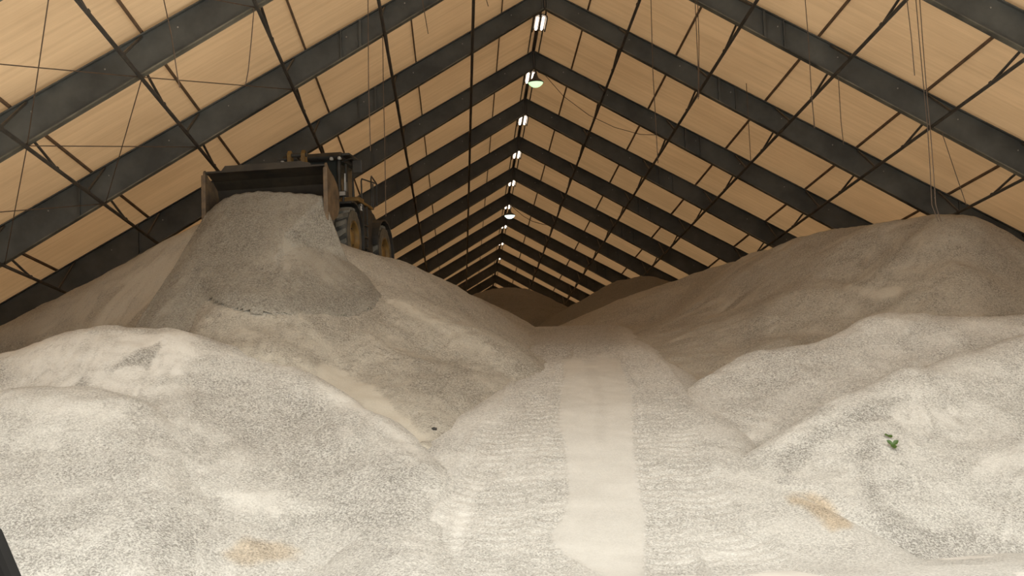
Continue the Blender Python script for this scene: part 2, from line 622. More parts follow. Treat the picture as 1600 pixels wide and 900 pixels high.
M_SHADE = plain('grey_lamp_housing', (0.06, 0.06, 0.055), (0.12, 0.12, 0.11), 6, 0.5)
for (u, v, d, lens, w, lab) in ((837, 131, fy(2) + 1.1, M_LENS_GREEN, 0.30, 'bell shaped pendant lamp with greenish glowing lens under the ridge'),
                                (796.5, 338, fy(6) + 1.1, M_LENS_WHITE, 0.31, 'bell shaped pendant lamp with white glowing lens far along the ridge')):
    q = at(u, v, d)
    root = empty('pendant_lamp', q, lab, 'lamp')
    MB().lathe([(0.03, w), (0.05, w + 0.015), (0.07, w), (0.13, w * 0.80), (0.22, w * 0.42), (0.25, w * 0.36), (0.25, 0.0)], n=28).build('shade', M_SHADE, root, smooth=True)
    MB().lathe([(0.05, w * 0.97), (-0.02, w * 0.86), (-0.10, w * 0.55), (-0.13, w * 0.30), (-0.13, 0.0)], n=28).build('lens', lens, root, smooth=True)
    MB().lathe([(0.25, 0.0), (0.25, 0.11), (0.40, 0.06), (0.43, 0.0)], n=16).build('ballast_housing', M_SHADE, root, smooth=True)
    zt = RZ - HB - q.z - 0.03
    dx = RX - q.x
    pts = [(0, 0, 0.42), (0.05, 0, 0.50), (0.07, 0, 0.58), (0.02, 0, 0.66), (dx * 0.5, 0, 0.75), (dx, 0, max(zt, 0.9) + 0.5)]
    MB().tube(pts, 0.022, 6).build('hook', M_PIPE, root)

# ------------------------------------------------------------------ salt: height fields
def vnoise(x, y, seed):
    """smooth value noise, -1..1"""
    xi, yi = np.floor(x).astype(np.int64), np.floor(y).astype(np.int64)
    fx, fyy = x - xi, y - yi
    fx, fyy = fx * fx * (3 - 2 * fx), fyy * fyy * (3 - 2 * fyy)

    def h(a, b):
        n = (a * 374761393 + b * 668265263 + seed * 974634777) & 0xFFFFFFFF
        n = ((n ^ (n >> 13)) * 1274126177) & 0xFFFFFFFF
        return ((n ^ (n >> 16)) & 0xFFFF) / 32767.5 - 1
    return (h(xi, yi) * (1 - fx) + h(xi + 1, yi) * fx) * (1 - fyy) + (h(xi, yi + 1) * (1 - fx) + h(xi + 1, yi + 1) * fx) * fyy


def fbm(x, y, seed, octaves=4):
    s, a = 0, 1.0
    for i in range(octaves):
        s = s + a * vnoise(x * 2 ** i, y * 2 ** i, seed + i)
        a *= 0.5
    return s


def tps(P, lam=0.02):
    P = np.array([tuple(p) for p in P], float)
    n = len(P)

    def U(r2):
        return 0.5 * r2 * np.log(r2 + 1e-12)
    d2 = ((P[:, None, :2] - P[None, :, :2]) ** 2).sum(-1)
    A = np.zeros((n + 3, n + 3))
    A[:n, :n] = U(d2) + lam * np.eye(n)
    A[:n, n] = 1
    A[:n, n + 1:] = P[:, :2]
    A[n:, :n] = A[:n, n:].T
    w = np.linalg.solve(A, np.concatenate([P[:, 2], np.zeros(3)]))

    def f(x, y):
        x, y = np.asarray(x, float), np.asarray(y, float)
        sh = x.shape
        x, y = x.ravel(), y.ravel()
        out = w[n] + w[n + 1] * x + w[n + 2] * y
        for i in range(n):
            out = out + w[i] * U((x - P[i, 0]) ** 2 + (y - P[i, 1]) ** 2)
        return out.reshape(sh)
    return f


def hit(f, u, v, d0=20.0, d1=75.0):
    a, b = ray(u, v)
    d = np.linspace(d0, d1, 900)
    below = HC + b * d < f(a * d, d)
    i = int(np.argmax(below)) if below.any() else len(d) - 1
    return Vector((a * d[i], d[i], HC + b * d[i]))


def column(u, vc, dc, slope, vs):
    """crest point of one picture column and points down its face at the given slope"""
    a, b = ray(u, vc)
    zc = b * dc
    out = [at(u, vc, dc)]
    for v in vs:
        _, bb = ray(u, v)
        d = (zc - slope * dc) / (bb - slope)
        out.append(at(u, v, d))
    return out


def inside(poly, u, v):
    """signed distance to a polygon, positive inside (pixels or metres)"""
    poly = np.array(poly, float)
    n = len(poly)
    ins = np.zeros(u.shape, bool)
    dist = np.full(u.shape, 1e9)
    for i in range(n):
        x0, y0 = poly[i]
        x1, y1 = poly[(i + 1) % n]
        c = ((y0 > v) != (y1 > v))
        with np.errstate(divide='ignore', invalid='ignore'):
            xx = (x1 - x0) * (v - y0) / (y1 - y0 + 1e-12) + x0
        ins ^= c & (u < xx)
        L = (x1 - x0) ** 2 + (y1 - y0) ** 2 + 1e-12
        t = np.clip(((u - x0) * (x1 - x0) + (v - y0) * (y1 - y0)) / L, 0, 1)
        dist = np.minimum(dist, np.hypot(u - x0 - t * (x1 - x0), v - y0 - t * (y1 - y0)))
    return np.where(ins, dist, -dist)


def sstep(a, b, x):
    t = np.clip((x - a) / (b - a), 0, 1)
    return t * t * (3 - 2 * t)


def field_object(name, f, x0, x1, y0, y1, step, material, label, cat, patches=(), stains=(), rough=0.06, seed=1, keep=None, extra=None, floor_z=-0.05, streak=0.3, smooth=()):
    nx, ny = int((x1 - x0) / step) + 1, int((y1 - y0) / step) + 1
    X, Y = np.meshgrid(np.linspace(x0, x1, nx), np.linspace(y0, y1, ny))
    Z = f(X, Y)
    Zs = Z + rough * fbm(X * 0.7, Y * 0.7, seed, 4) + rough * 0.25 * fbm(X * 4, Y * 4, seed + 9, 3)
    if extra is not None:
        Zs = Zs + extra(X, Y)
    ok = Zs > floor_z - 0.12
    if keep is not None:
        ok &= keep(X, Y)
    Zs = np.minimum(Zs, RZ - SL * np.abs(X - RX) - HB - TP * np.abs(X - RX) - 0.4)
    Zs = np.maximum(Zs, floor_z - 0.03)
    tone = np.zeros(X.shape)
    st = np.zeros(X.shape)
    U, V = to_px(X, Y, Z)
    cm = np.zeros(X.shape)
    wob = fbm(X * 1.3, Y * 1.3, seed + 20, 4)
    for poly, val, feather in patches:
        s = inside(poly, U, V) + wob * feather * 0.9
        tone += val * sstep(-feather, feather, s)
    for poly, val, feather in stains:
        s = inside(poly, U, V) + wob * feather
        st = np.maximum(st, val * sstep(-feather, feather, s))
    for poly, val, feather in smooth:
        cm = np.maximum(cm, val * sstep(-feather, feather, inside(poly, U, V) + wob * feather * 0.6))
    gy, gx = np.gradient(Z, step)
    gl = np.hypot(gx, gy) + 1e-6
    along = X * np.abs(gy) / gl + Y * np.abs(gx) / gl
    tone += streak * sstep(0.15, 0.45, gl) * (fbm(along * 2.2, Z * 0.45, seed + 50, 3) + 0.5 * fbm(along * 6, Z * 0.9, seed + 60, 2))
    idx = -np.ones(X.shape, int)
    q = ok[:-1, :-1] & ok[1:, :-1] & ok[:-1, 1:] & ok[1:, 1:]
    use = np.zeros(X.shape, bool)
    for a in (0, 1):
        for b in (0, 1):
            use[a:ny - 1 + a, b:nx - 1 + b] |= q
    idx[use] = np.arange(use.sum())
    ox, oy = float(X[use].mean()), float(Y[use].mean())
    co = np.stack([X[use] - ox, Y[use] - oy, Zs[use]], 1)
    j, i = np.nonzero(q)
    faces = np.stack([idx[j, i], idx[j, i + 1], idx[j + 1, i + 1], idx[j + 1, i]], 1)
    me = bpy.data.meshes.new(name)
    me.vertices.add(len(co))
    me.vertices.foreach_set('co', co.ravel())
    me.loops.add(faces.size)
    me.loops.foreach_set('vertex_index', faces.ravel().astype(np.int32))
    me.polygons.add(len(faces))
    me.polygons.foreach_set('loop_start', (np.arange(len(faces)) * 4).astype(np.int32))
    me.update(calc_edges=True)
    me.polygons.foreach_set('use_smooth', np.ones(len(faces), bool))
    for nm, arr in (('tone', tone), ('stain', st), ('calm', cm)):
        at_ = me.attributes.new(nm, 'FLOAT', 'POINT')
        at_.data.foreach_set('value', arr[use].astype(np.float32))
    me.materials.append(material)
    ob = bpy.data.objects.new(name, me)
    COL.objects.link(ob)
    ob.location = (ox, oy, 0)
    tag(ob, label, cat)
    return ob


# ---- the ramp up the middle
rv = [(900, 26.0), (800, 28.3), (700, 31.0), (640, 33.3), (580, 37.5), (540, 43.0), (507, 54.0)]
ry = np.array([0, 22.0, 25.2] + [d for v, d in rv] + [57.0, 62, 70, 140])
rz_ = [HC + ray(930, v)[1] * d for v, d in rv]
rz_[0] = 0.02
rzz = np.array([0.015, 0.015, 0.015] + rz_ + [rz_[-1] - 0.1, rz_[-1] - 1.6, rz_[-1] - 4, 0.015])
fine_y = np.arange(10, 140, 0.25)
ramp_prof = np.interp(fine_y, ry, rzz)
ker = np.hanning(13)
ker /= ker.sum()
ramp_prof = np.convolve(np.pad(ramp_prof, 6, mode='edge'), ker, 'valid')
exy = [20, 26, 31, 34, 37.5, 42, 48, 54, 60, 80]
exl = [-3.0, -1.6, -0.5, 0.7, 2.0, 2.3, 2.2, 2.3, 2.3, 1]
exr = [9.5, 7.2, 4.9, 4.9, 4.8, 4.8, 5.0, 5.3, 5.3, 6]


def f_ramp(x, y):
    z = np.interp(y, fine_y, ramp_prof)
    l, r = np.interp(y, exy, exl), np.interp(y, exy, exr)
    o = np.maximum(0, np.maximum(l - x, x - r))
    return np.maximum(z - 0.28 * o * o + 0.0 * x, 0.012)


band = [(878, 556), (882, 575), (876, 610), (872, 640), (876, 675), (884, 705), (888, 760), (884, 790), (872, 815), (860, 828),
        (864, 845), (880, 862), (905, 880), (940, 897), (975, 915), (1006, 915), (1008, 860), (1010, 805), (1000, 770), (994, 720), (990, 680),
        (988, 620), (978, 585), (966, 560), (940, 552), (915, 565), (905, 560)]
tracks = [  # centre lines of the tyre tracks in the picture, half width in metres
    ([(868, 535), (852, 640), (858, 720), (858, 800), (850, 870), (840, 910)], 0.50),
    ([(846, 552), (818, 660), (798, 740), (775, 820), (745, 910)], 0.48),
    ([(800, 640), (768, 700), (740, 770), (700, 840), (660, 905)], 0.42),
    ([(966, 535), (1012, 640), (1022, 720), (1040, 800), (1060, 905)], 0.45),
    ([(985, 542), (1048, 650), (1075, 730), (1120, 820), (1180, 905)], 0.48),
    ([(1090, 800), (1160, 850), (1260, 905)], 0.5),
]
track_xy = [([hit(f_ramp, u, v) for u, v in pts], hw) for pts, hw in tracks]


def ramp_detail(X, Y):
    dz = np.zeros(X.shape)
    U, V = to_px(X, Y, f_ramp(X, Y))
    sb = inside(band, U, V)
    for n, (pts, hw) in enumerate(track_xy):
        best = np.full(X.shape, 1e9)
        lat = np.zeros(X.shape)
        arc = np.zeros(X.shape)
        acc = 0.0
        for a, b in zip(pts[:-1], pts[1:]):
            ex, ey = b.x - a.x, b.y - a.y
            L = math.hypot(ex, ey) + 1e-9
            ex, ey = ex / L, ey / L
            s = np.clip((X - a.x) * ex + (Y - a.y) * ey, 0, L)
            px, py = X - a.x - s * ex, Y - a.y - s * ey
            dd = np.hypot(px, py)
            m = dd < best
            best = np.where(m, dd, best)
            lat = np.where(m, -px * ey + py * ex, lat)
            arc = np.where(m, acc + s, arc)
            acc += L
        w = sstep(hw * 1.15, hw * 0.85, best) * sstep(0.0, 1.6, arc)
        ph = arc / 0.27 + 0.35 * np.abs(lat) / hw + n * 0.37 + 0.25 * vnoise(X * 1.5, Y * 1.5, 40 + n)
        rip = np.abs((ph % 1.0) * 2 - 1) ** 0.7
        dz = dz * (1 - w) + w * (0.048 * (0.55 + 0.45 * np.clip(0.5 + 0.9 * vnoise(X * 1.1, Y * 1.6, 70 + n), 0, 1)) * (rip - 0.5) - 0.05)
        dz += 0.035 * np.exp(-((best - hw * 1.15) / 0.10) ** 2) * sstep(0.2, 2.0, arc)
    k = sstep(-4, 6, sb)
    dz = dz * (1 - k) - 0.03 * k
    return dz


ramp_stains = [([(1222, 775), (1240, 768), (1290, 785), (1325, 820), (1300, 828), (1260, 800), (1230, 790)], 0.5, 7)]
ramp_patches = [(band, -0.5, 4), ([(912, 560), (926, 560), (946, 620), (944, 690), (930, 690), (934, 620)], -0.45, 6), ([(860, 800), (1000, 800), (1005, 860), (880, 862)], 0.15, 15), ([(560, 905), (640, 780), (720, 670), (790, 600), (815, 610), (760, 720), (700, 850), (690, 905)], 0.25, 14),
                ([(700, 840), (720, 790), (745, 740), (752, 745), (735, 800), (718, 860), (705, 870)], 0.5, 6),
                ([(800, 500), (970, 500), (975, 545), (880, 556), (820, 560)], -0.7, 12),
                ([(1010, 800), (1160, 760), (1330, 860), (1600, 890), (1600, 905), (1010, 905)], 0.1, 20),
                ([(860, 860), (900, 905), (560, 905), (640, 840)], 0.1, 20)]
field_object('salt_ramp', f_ramp, -5, 13, 21.5, 66, 0.065, M_SALT, 'pale trodden salt ramp with tyre tracks climbing between the piles', 'salt ramp',
             ramp_patches, ramp_stains, rough=0.02, streak=0.0, smooth=[(band, 0.9, 3.5)], seed=3, extra=ramp_detail, floor_z=0.011)

# ---- front left mounds
LM = []
for u, vc, dc, s, vs in [(-150, 560, 35, .55, [640, 760, 900]), (20, 545, 35, .57, [620, 720, 840, 940]), (100, 518, 35, .58, [600, 700, 820, 940]), (167, 509, 35.1, .58, [600, 700, 820, 940]), (200, 508, 35.1, .58, [600, 700, 820, 940]),
                         (250, 511, 35.1, .58, [600, 700, 820, 940]), (327, 530, 35, .58, [600, 700, 800, 900, 960]), (413, 560, 34.6, .57, [640, 720, 800, 880, 950]),
                         (477, 582, 34.2, .57, [650, 720, 800, 880]), (533, 608, 33.4, .56, [670, 730, 800, 870])]:
    LM += column(u, vc, dc, s, vs)
LM += [at(*p) for p in [(600, 652, 32.3), (655, 704, 31.0), (690, 742, 29.8), (640, 792, 28.5), (610, 850, 27.1), (580, 892, 26.2), (545, 940, 25)]]
LM += [Vector((p.x * 1.03, p.y + dy, p.z - dz)) for p in [at(-150, 560, 35), at(20, 545, 35), at(100, 518, 35), at(200, 508, 35.1), at(327, 530, 35), at(413, 560, 34.6), at(533, 608, 33.4), at(600, 652, 32.3)] for dy, dz in ((1.2, 0.35), (3.0, 1.6))]
LM += [Vector(p) for p in [(1.2, 29.5, -0.3), (1.0, 26, -0.4), (-1, 23.5, -.4), (-8, 21.5, -0.4), (2, 32.5, 0.3), (-14, 21.5, -.3)]]
f_lm = tps(LM, 0.01)

# ---- tall left pile under the loader
LP = []
for u, vc, dc, s, vs in [(-140, 600, 44, .6, [640, 680]), (0, 520, 44, .6, [560, 620]), (60, 488, 43.5, .62, [540, 600]), (130, 452, 43, .62, [500, 560, 620]),
                         (200, 408, 42.5, .62, [470, 540, 610]), (262, 372, 42, .64, [440, 520, 600]), (320, 352, 41, .64, [430, 500, 590]),
                         (400, 350, 40.6, .64, [430, 500, 570]), (480, 358, 40.8, .64, [430, 500, 570]), (540, 383, 41.2, .62, [440, 510, 580])]:
    LP += column(u, vc, dc, s, vs)
LP += [at(*p) for p in [(570, 392, 42), (612, 406, 43.5), (660, 428, 46.5), (700, 448, 49.5), (730, 464, 52.5), (770, 485, 56), (808, 507, 59),
                        (600, 440, 40.6), (650, 472, 39.8), (700, 505, 39), (780, 549, 38),
                        (600, 540, 36.7), (690, 555, 37.6),
                        (826, 548, 42), (816, 524, 48), (812, 509, 56)]]
LP += [Vector(p) for p in [(-4.5, 43, 7.75), (-4.5, 45, 7.7), (-3.0, 44.5, 7.65), (-3, 47.5, 7.55), (-6, 47.5, 7.8), (-9, 46, 7.6), (-7, 43.6, 7.8), (-3.2, 50, 7.6), (-9, 51, 7.6), (-14, 50, 6),
                           (-2, 56, 7.6), (-8, 58, 7.4), (-16, 58, 5.0), (-4, 66, 4.5), (-14, 66, 3), (3, 64, 4), (-4, 72, 0), (-14, 74, 0), (-17, 44, 3.6),
                           (3.0, 70, 0), (-2, 31.0, 1.3), (-6, 31.5, 0.2), (-12, 32, -0.6), (-17, 36, -.3)]]
f_low = lambda x, y: np.maximum(f_lm(x, y), f_ramp(x, y))
for u, v, du, dv in [(842, 579, 0, 12), (795, 605, 2, 16), (745, 634, 4, 18), (705, 668, 4, 18), (666, 702, 6, 16)]:
    LP.append(hit(f_low, u, v) + Vector((0, 0, -0.03)))
    LP.append(hit(f_low, u + du, v + dv) + Vector((0, 0, -0.45)))
for u, v in [(560, 660), (480, 620), (400, 600), (320, 580), (240, 570), (160, 565), (80, 570), (0, 580), (600, 720), (500, 720), (350, 700), (200, 700)]:
    LP.append(hit(f_lm, u, v) + Vector((0, 0, -0.6)))
f_lp = tps(LP, 0.01)

slide_px = [(312, 330), (322, 345), (300, 395), (288, 425), (300, 458), (345, 480), (390, 490), (450, 491), (510, 497), (560, 499), (582, 486), (600, 462), (575, 430), (545, 405), (520, 380), (512, 350), (510, 330)]
lp_patches = [([(0, 520), (130, 450), (262, 372), (310, 345), (300, 470), (200, 500), (60, 530)], 0.7, 18), ([(770, 540), (805, 552), (848, 574), (838, 583), (800, 572), (760, 556)], -0.9, 7), ([(300, 480), (390, 497), (560, 503), (600, 480), (610, 490), (560, 515), (380, 508), (300, 492)], -0.45, 8), ([(500, 560), (522, 563), (600, 618), (672, 688), (653, 703), (560, 628), (505, 592)], 1.3, 6),
              ([(640, 540), (740, 590), (760, 620), (690, 650), (640, 610)], -0.6, 20),
              ([(590, 410), (640, 425), (815, 510), (845, 578), (780, 552), (640, 455)], -0.25, 10),
              ([(600, 466), (640, 478), (720, 520), (810, 562), (800, 572), (700, 528)], 0.8, 5),
              ([(330, 500), (560, 510), (480, 600), (380, 560)], 0.05, 20)]

# ---- fresh salt slide below the bucket
slide_xy = []
for u, v in slide_px:
    q = hit(f_lp, u, max(v, 362) if False else v)
    slide_xy.append((q.x, q.y))


heap_p, heap_z = [], []
for u, v in [(319, 326), (328, 318), (342, 309), (360, 303), (400, 298), (440, 300), (480, 304), (507, 309)]:
    q = at(u, v, 40.6)
    heap_p.append((q.x + 5.04) * 0.98 - (q.y - 40.59) * 0.199)
    heap_z.append(q.z)


def f_slide(x, y):
    base = f_lp(x, y)
    u, v = to_px(x, y, base)
    s = inside(slide_px, u, v)
    lobe = 0.13 * sstep(-3, 22, s) - 0.30 * sstep(4, -10, s)
    # heap poured out of the bucket: a crest between the side plates, falling away in front of them
    p = (x + 5.04) * 0.98 - (y - 40.59) * 0.199
    q = (x + 5.04) * 0.199 + (y - 40.59) * 0.98
    hw = np.where(p > 0, np.maximum(1.0, 1.58 - 0.42 * np.maximum(0, -q)), 1.66 + 0.14 * np.maximum(0, -q))
    crest = np.interp(p * np.where(p > 0, 1.0, 1.66 / hw), heap_p, heap_z)
    crest = crest - np.where(p > 0, 2.8, 1.7) * np.maximum(0, np.abs(p) - hw)
    heap = crest - np.where(q < 0.1, 0.92 * (0.1 - q), 0.75 * (q - 0.1)) - base
    k_ = 0.10
    d_ = np.clip(0.5 + 0.5 * (heap - lobe) / k_, 0, 1)
    heap = heap * d_ + lobe * (1 - d_) + k_ * d_ * (1 - d_)
    h = np.maximum(lobe, heap)
    return base + h


def keep_slide(x, y):
    base = f_lp(x, y)
    return (f_slide(x, y) - base > -0.06) & (y < 41.7)


field_object('salt_pile', f_lp, -15.9, 4.6, 29.5, 74, 0.10, M_SALT_OLD, 'tall grey brown salt pile on the left with the wheel loader on top', 'salt pile',
             lp_patches, [], rough=0.075, streak=0.5, seed=11, keep=lambda x, y: (f_lp(x, y) > f_ramp(x, y) - 0.3) & ((x > -1.5) | (y > 32.2)))
lm_patches = [([(0, 525), (170, 505), (290, 520), (300, 580), (280, 610), (0, 612)], 0.8, 14),
              ([(168, 585), (180, 570), (215, 550), (250, 537), (245, 555), (232, 586), (222, 575), (200, 575)], -1.6, 4),
              ([(116, 606), (125, 592), (137, 588), (134, 606)], -1.2, 4),
              ([(290, 600), (300, 582), (430, 590), (500, 640), (560, 700), (660, 740), (600, 860), (500, 800), (420, 700), (330, 650)], -0.55, 18),
              ([(480, 580), (540, 612), (600, 655), (650, 700), (640, 704), (560, 650), (490, 600)], 0.5, 6),
              ([(350, 770), (420, 760), (470, 790), (430, 800), (370, 790)], 0.8, 10),
              ([(220, 660), (300, 660), (330, 685), (240, 680)], 0.7, 10)]
lm_stains = [([(350, 868), (380, 850), (440, 848), (470, 858), (420, 872), (380, 880)], 0.4, 9)]
field_object('salt_mound', f_lm, -15.9, 2.2, 20.5, 39.5, 0.075, M_SALT, 'large pale salt mound at the lower left in front of the tall left pile', 'salt mound',
             lm_patches, lm_stains, rough=0.06, seed=23, keep=lambda x, y: f_lm(x, y) > f_ramp(x, y) - 0.25)

LN = []
for u, vc, dc, s, vs in [(-150, 640, 32, .55, [760, 900]), (0, 613, 32.2, .56, [700, 800, 900]), (60, 606, 32.2, .57, [700, 800, 900]), (110, 606, 32.1, .57, [700, 800, 900, 960]), (167, 608, 32, .57, [700, 800, 900, 960]),
                         (215, 622, 31.5, .57, [700, 800, 900, 960])]:
    LN += column(u, vc, dc, s, vs)
LN += [Vector((p.x, p.y + dy, p.z - dz)) for p in [at(-150, 640, 32), at(0, 613, 32.2), at(60, 606, 32.2), at(110, 606, 32.1), at(167, 608, 32), at(215, 622, 31.5)] for dy, dz in ((0.8, 0.3), (1.8, 1.1))]
for u, v in [(280, 670), (305, 740), (330, 820), (340, 900), (345, 960)]:
    q = hit(f_lm, u, v, 21, 40)
    LN.append(q + Vector((0, 0, -0.04)))
    LN.append(q + Vector((0.8, 0, -0.45)))
f_ln = tps(LN, 0.01)
ln_patches = [([(0, 612), (170, 606), (300, 690), (180, 660), (0, 650)], 0.5, 14),
              ([(0, 700), (200, 720), (320, 850), (300, 905), (0, 905)], -0.45, 26)]
field_object('salt_mound', f_ln, -15.9, -2.2, 20.5, 34.0, 0.075, M_SALT, 'nearest pale salt mound in the lower left corner of the barn', 'salt mound',
             ln_patches, [], rough=0.06, seed=31, keep=lambda x, y: f_ln(x, y) > f_lm(x, y) - 0.12)

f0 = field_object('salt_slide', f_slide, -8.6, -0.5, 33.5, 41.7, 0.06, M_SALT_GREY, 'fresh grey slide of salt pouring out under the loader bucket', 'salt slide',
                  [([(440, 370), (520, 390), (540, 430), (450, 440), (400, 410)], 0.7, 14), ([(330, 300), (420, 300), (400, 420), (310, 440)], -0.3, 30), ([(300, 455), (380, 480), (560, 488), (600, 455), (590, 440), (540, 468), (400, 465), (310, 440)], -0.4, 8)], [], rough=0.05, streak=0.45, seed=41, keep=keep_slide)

# ---- tall right pile
RP = []
for u, vc, dc, s, vs in [(1700, 440, 44, .6, [500]), (1600, 380, 44, .62, [430, 490, 540]), (1566, 363, 44, .62, [430, 500, 560]), (1530, 344, 44, .62, [420, 500, 570]), (1496, 338, 44, .62, [420, 500, 570]), (1466, 341, 44.3, .62, [420, 500, 570]),
                         (1433, 348, 44.6, .62, [420, 500, 570]), (1373, 359, 45.4, .6, [430, 510, 580]), (1319, 369, 46.6, .58, [440, 510, 580])]:
    RP += column(u, vc, dc, s, vs)
RP += [at(*p) for p in [(1253, 379, 48.5), (1216, 385, 50), (1173, 398, 52.5), (1139, 412, 55), (1109, 420, 57), (1083, 432, 59), (1062, 444, 61), (1035, 462, 63), (1006, 484, 64.5), (976, 508, 66),
                        (1260, 450, 43.6), (1240, 530, 39.2), (1200, 560, 37.4), (1190, 470, 45), (1160, 540, 41), (1120, 580, 38.2), (1130, 480, 48), (1090, 510, 46), (1060, 530, 44), (1080, 600, 37),
                        (1050, 606, 36.3), (1020, 580, 38.5), (1000, 555, 41.5), (985, 535, 46), (972, 516, 54), (1040, 500, 54), (1030, 540, 44.5)]]
RP += [Vector(p) for p in [(16, 48, 8.5), (18, 52, 8), (12.5, 54, 8.5), (14, 60, 8.5), (11, 64, 8.4), (20, 60, 8), (10, 72, 6), (16, 74, 4), (8, 70, 5), (12, 80, 0), (20, 80, 0), (6, 72, 3), (21, 42, 4),
                           (6, 34, 0.5), (9, 33.5, 0), (14, 33.5, 0.3), (20, 34, .5)]]
f_rp = tps(RP, 0.01)
rp_patches = [([(1320, 448), (1370, 452), (1410, 450), (1400, 460), (1370, 464)], 1.0, 5),
              ([(1420, 375), (1480, 385), (1495, 400), (1440, 395)], 0.5, 10),
              ([(1150, 560), (1165, 520), (1180, 470), (1200, 430), (1215, 400), (1206, 440), (1190, 490), (1200, 540), (1280, 520), (1260, 540)], -0.45, 7),
              ([(1460, 400), (1600, 420), (1600, 490), (1480, 440)], -0.35, 25)]
field_object('salt_pile', f_rp, 3.2, 22.3, 33, 80, 0.10, M_SALT_OLD, 'tall flat topped grey brown salt pile along the right side', 'salt pile',
             rp_patches, [], rough=0.075, streak=0.55, seed=53, keep=lambda x, y: f_rp(x, y) > f_ramp(x, y) - 0.25)

# ---- front right mounds
rn_stains = [([(1222, 775), (1240, 768), (1290, 785), (1325, 820), (1300, 828), (1260, 800), (1230, 790)], 0.5, 7)]
RM = []
for u, vc, dc, s, vs in [(1700, 495, 38, .58, [560, 640]), (1600, 494, 38, .58, [540, 600, 660]), (1540, 496, 38, .58, [540, 600, 660]), (1450, 489, 38, .58, [540, 600, 660]), (1416, 487, 38, .58, [540, 600, 660]), (1383, 489, 37.9, .58, [540, 600, 660]),
                         (1345, 500, 37.6, .57, [550, 600, 660]), (1296, 532, 36.9, .55, [570, 620, 680]), (1216, 548, 36.6, .5, [590, 640, 690]), (1160, 558, 36.4, .48, [600, 650, 700])]:
    RM += column(u, vc, dc, s, vs)
RM += [at(*p) for p in [(1100, 592, 35.6), (1066, 626, 34.2), (1080, 650, 33.2), (1100, 690, 31.8), (1140, 742, 30), (1210, 772, 29.3), (1300, 822, 28.4), (1120, 640, 33.6)]]
RM += [Vector((p.x, p.y + dy, p.z - dz)) for p in [at(1700, 495, 38), at(1600, 494, 38), at(1450, 489, 38), at(1383, 489, 37.9), at(1296, 532, 36.9), at(1216, 548, 36.6), at(1100, 592, 35.6)] for dy, dz in ((1.2, 0.4), (2.6, 1.6))]
RM += [Vector(p) for p in [(3.2, 35.5, 1.5), (3.0, 32, 1.0), (4.0, 29.5, .2), (10, 27, -.3), (18, 28, -.3), (6.5, 28, -.2)]]
f_rm = tps(RM, 0.01)
rm_patches = [([(1300, 530), (1350, 500), (1420, 487), (1540, 495), (1600, 495), (1600, 530), (1400, 545)], 0.35, 14),
              ([(1430, 505), (1480, 500), (1500, 512), (1450, 520), (1420, 522)], -0.5, 5),
              ([(1295, 540), (1330, 510), (1370, 500), (1400, 502), (1350, 535)], -0.2, 6),
              ([(1100, 600), (1250, 560), (1200, 640), (1120, 700), (1080, 660)], -0.2, 20)]
field_object('salt_mound', f_rm, 2.6, 21.5, 29.3, 41.5, 0.075, M_SALT, 'pale salt mound at right behind the nearest right mound', 'salt mound',
             rm_patches, rn_stains, rough=0.06, seed=61, keep=lambda x, y: f_rm(x, y) > np.maximum(f_ramp(x, y), f_rp(x, y)) - 0.25)
RN = []
for u, vc, dc, s, vs in [(1720, 510, 35.5, .6, [640, 780, 890]), (1600, 522, 35.3, .6, [620, 720, 820, 889]), (1500, 548, 34.3, .6, [640, 720, 800, 884]), (1400, 580, 33.1, .6, [650, 720, 800, 872]),
                         (1300, 624, 32, .6, [680, 740, 826]), (1220, 674, 31, .6, [720, 776]), (1160, 712, 30.5, .55, [744])]:
    RN += column(u, vc, dc, s, vs)
RN += [Vector((p.x, p.y + dy, p.z - dz)) for p in [at(1720, 510, 35.5), at(1600, 522, 35.3), at(1500, 548, 34.3), at(1400, 580, 33.1), at(1300, 624, 32), at(1220, 674, 31), at(1160, 712, 30.5)] for dy, dz in ((0.8, 0.25), (2.2, 1.3))]
RN += [Vector(p) for p in [(3.6, 30, -0.3), (6, 27.5, -0.6), (9, 25.8, -0.8), (13, 25.6, -0.9), (4, 32, 0.8)]]
f_rn = tps(RN, 0.01)
rn_patches = [([(1205, 770), (1225, 715), (1270, 670), (1330, 640), (1400, 620), (1380, 650), (1300, 680), (1245, 730), (1225, 775)], -0.9, 9),
              ([(1350, 760), (1340, 720), (1355, 680), (1375, 690), (1355, 730), (1380, 790), (1440, 830), (1600, 860), (1600, 890), (1420, 880), (1380, 830)], -0.9, 14),
              ([(1400, 660), (1600, 620), (1600, 760), (1440, 760)], 0.25, 30)]
rn_stains = [([(1222, 775), (1240, 768), (1290, 785), (1325, 820), (1300, 828), (1260, 800), (1230, 790)], 0.5, 7)]
field_object('salt_mound', f_rn, 3.2, 21.5, 25, 39, 0.075, M_SALT, 'nearest pale salt mound at the lower right with two green leaves on it', 'salt mound',
             rn_patches, rn_stains, rough=0.06, seed=71, keep=lambda x, y: f_rn(x, y) > np.maximum(np.where(y > 29.6, f_rm(x, y), -1), f_ramp(x, y)) - 0.25)

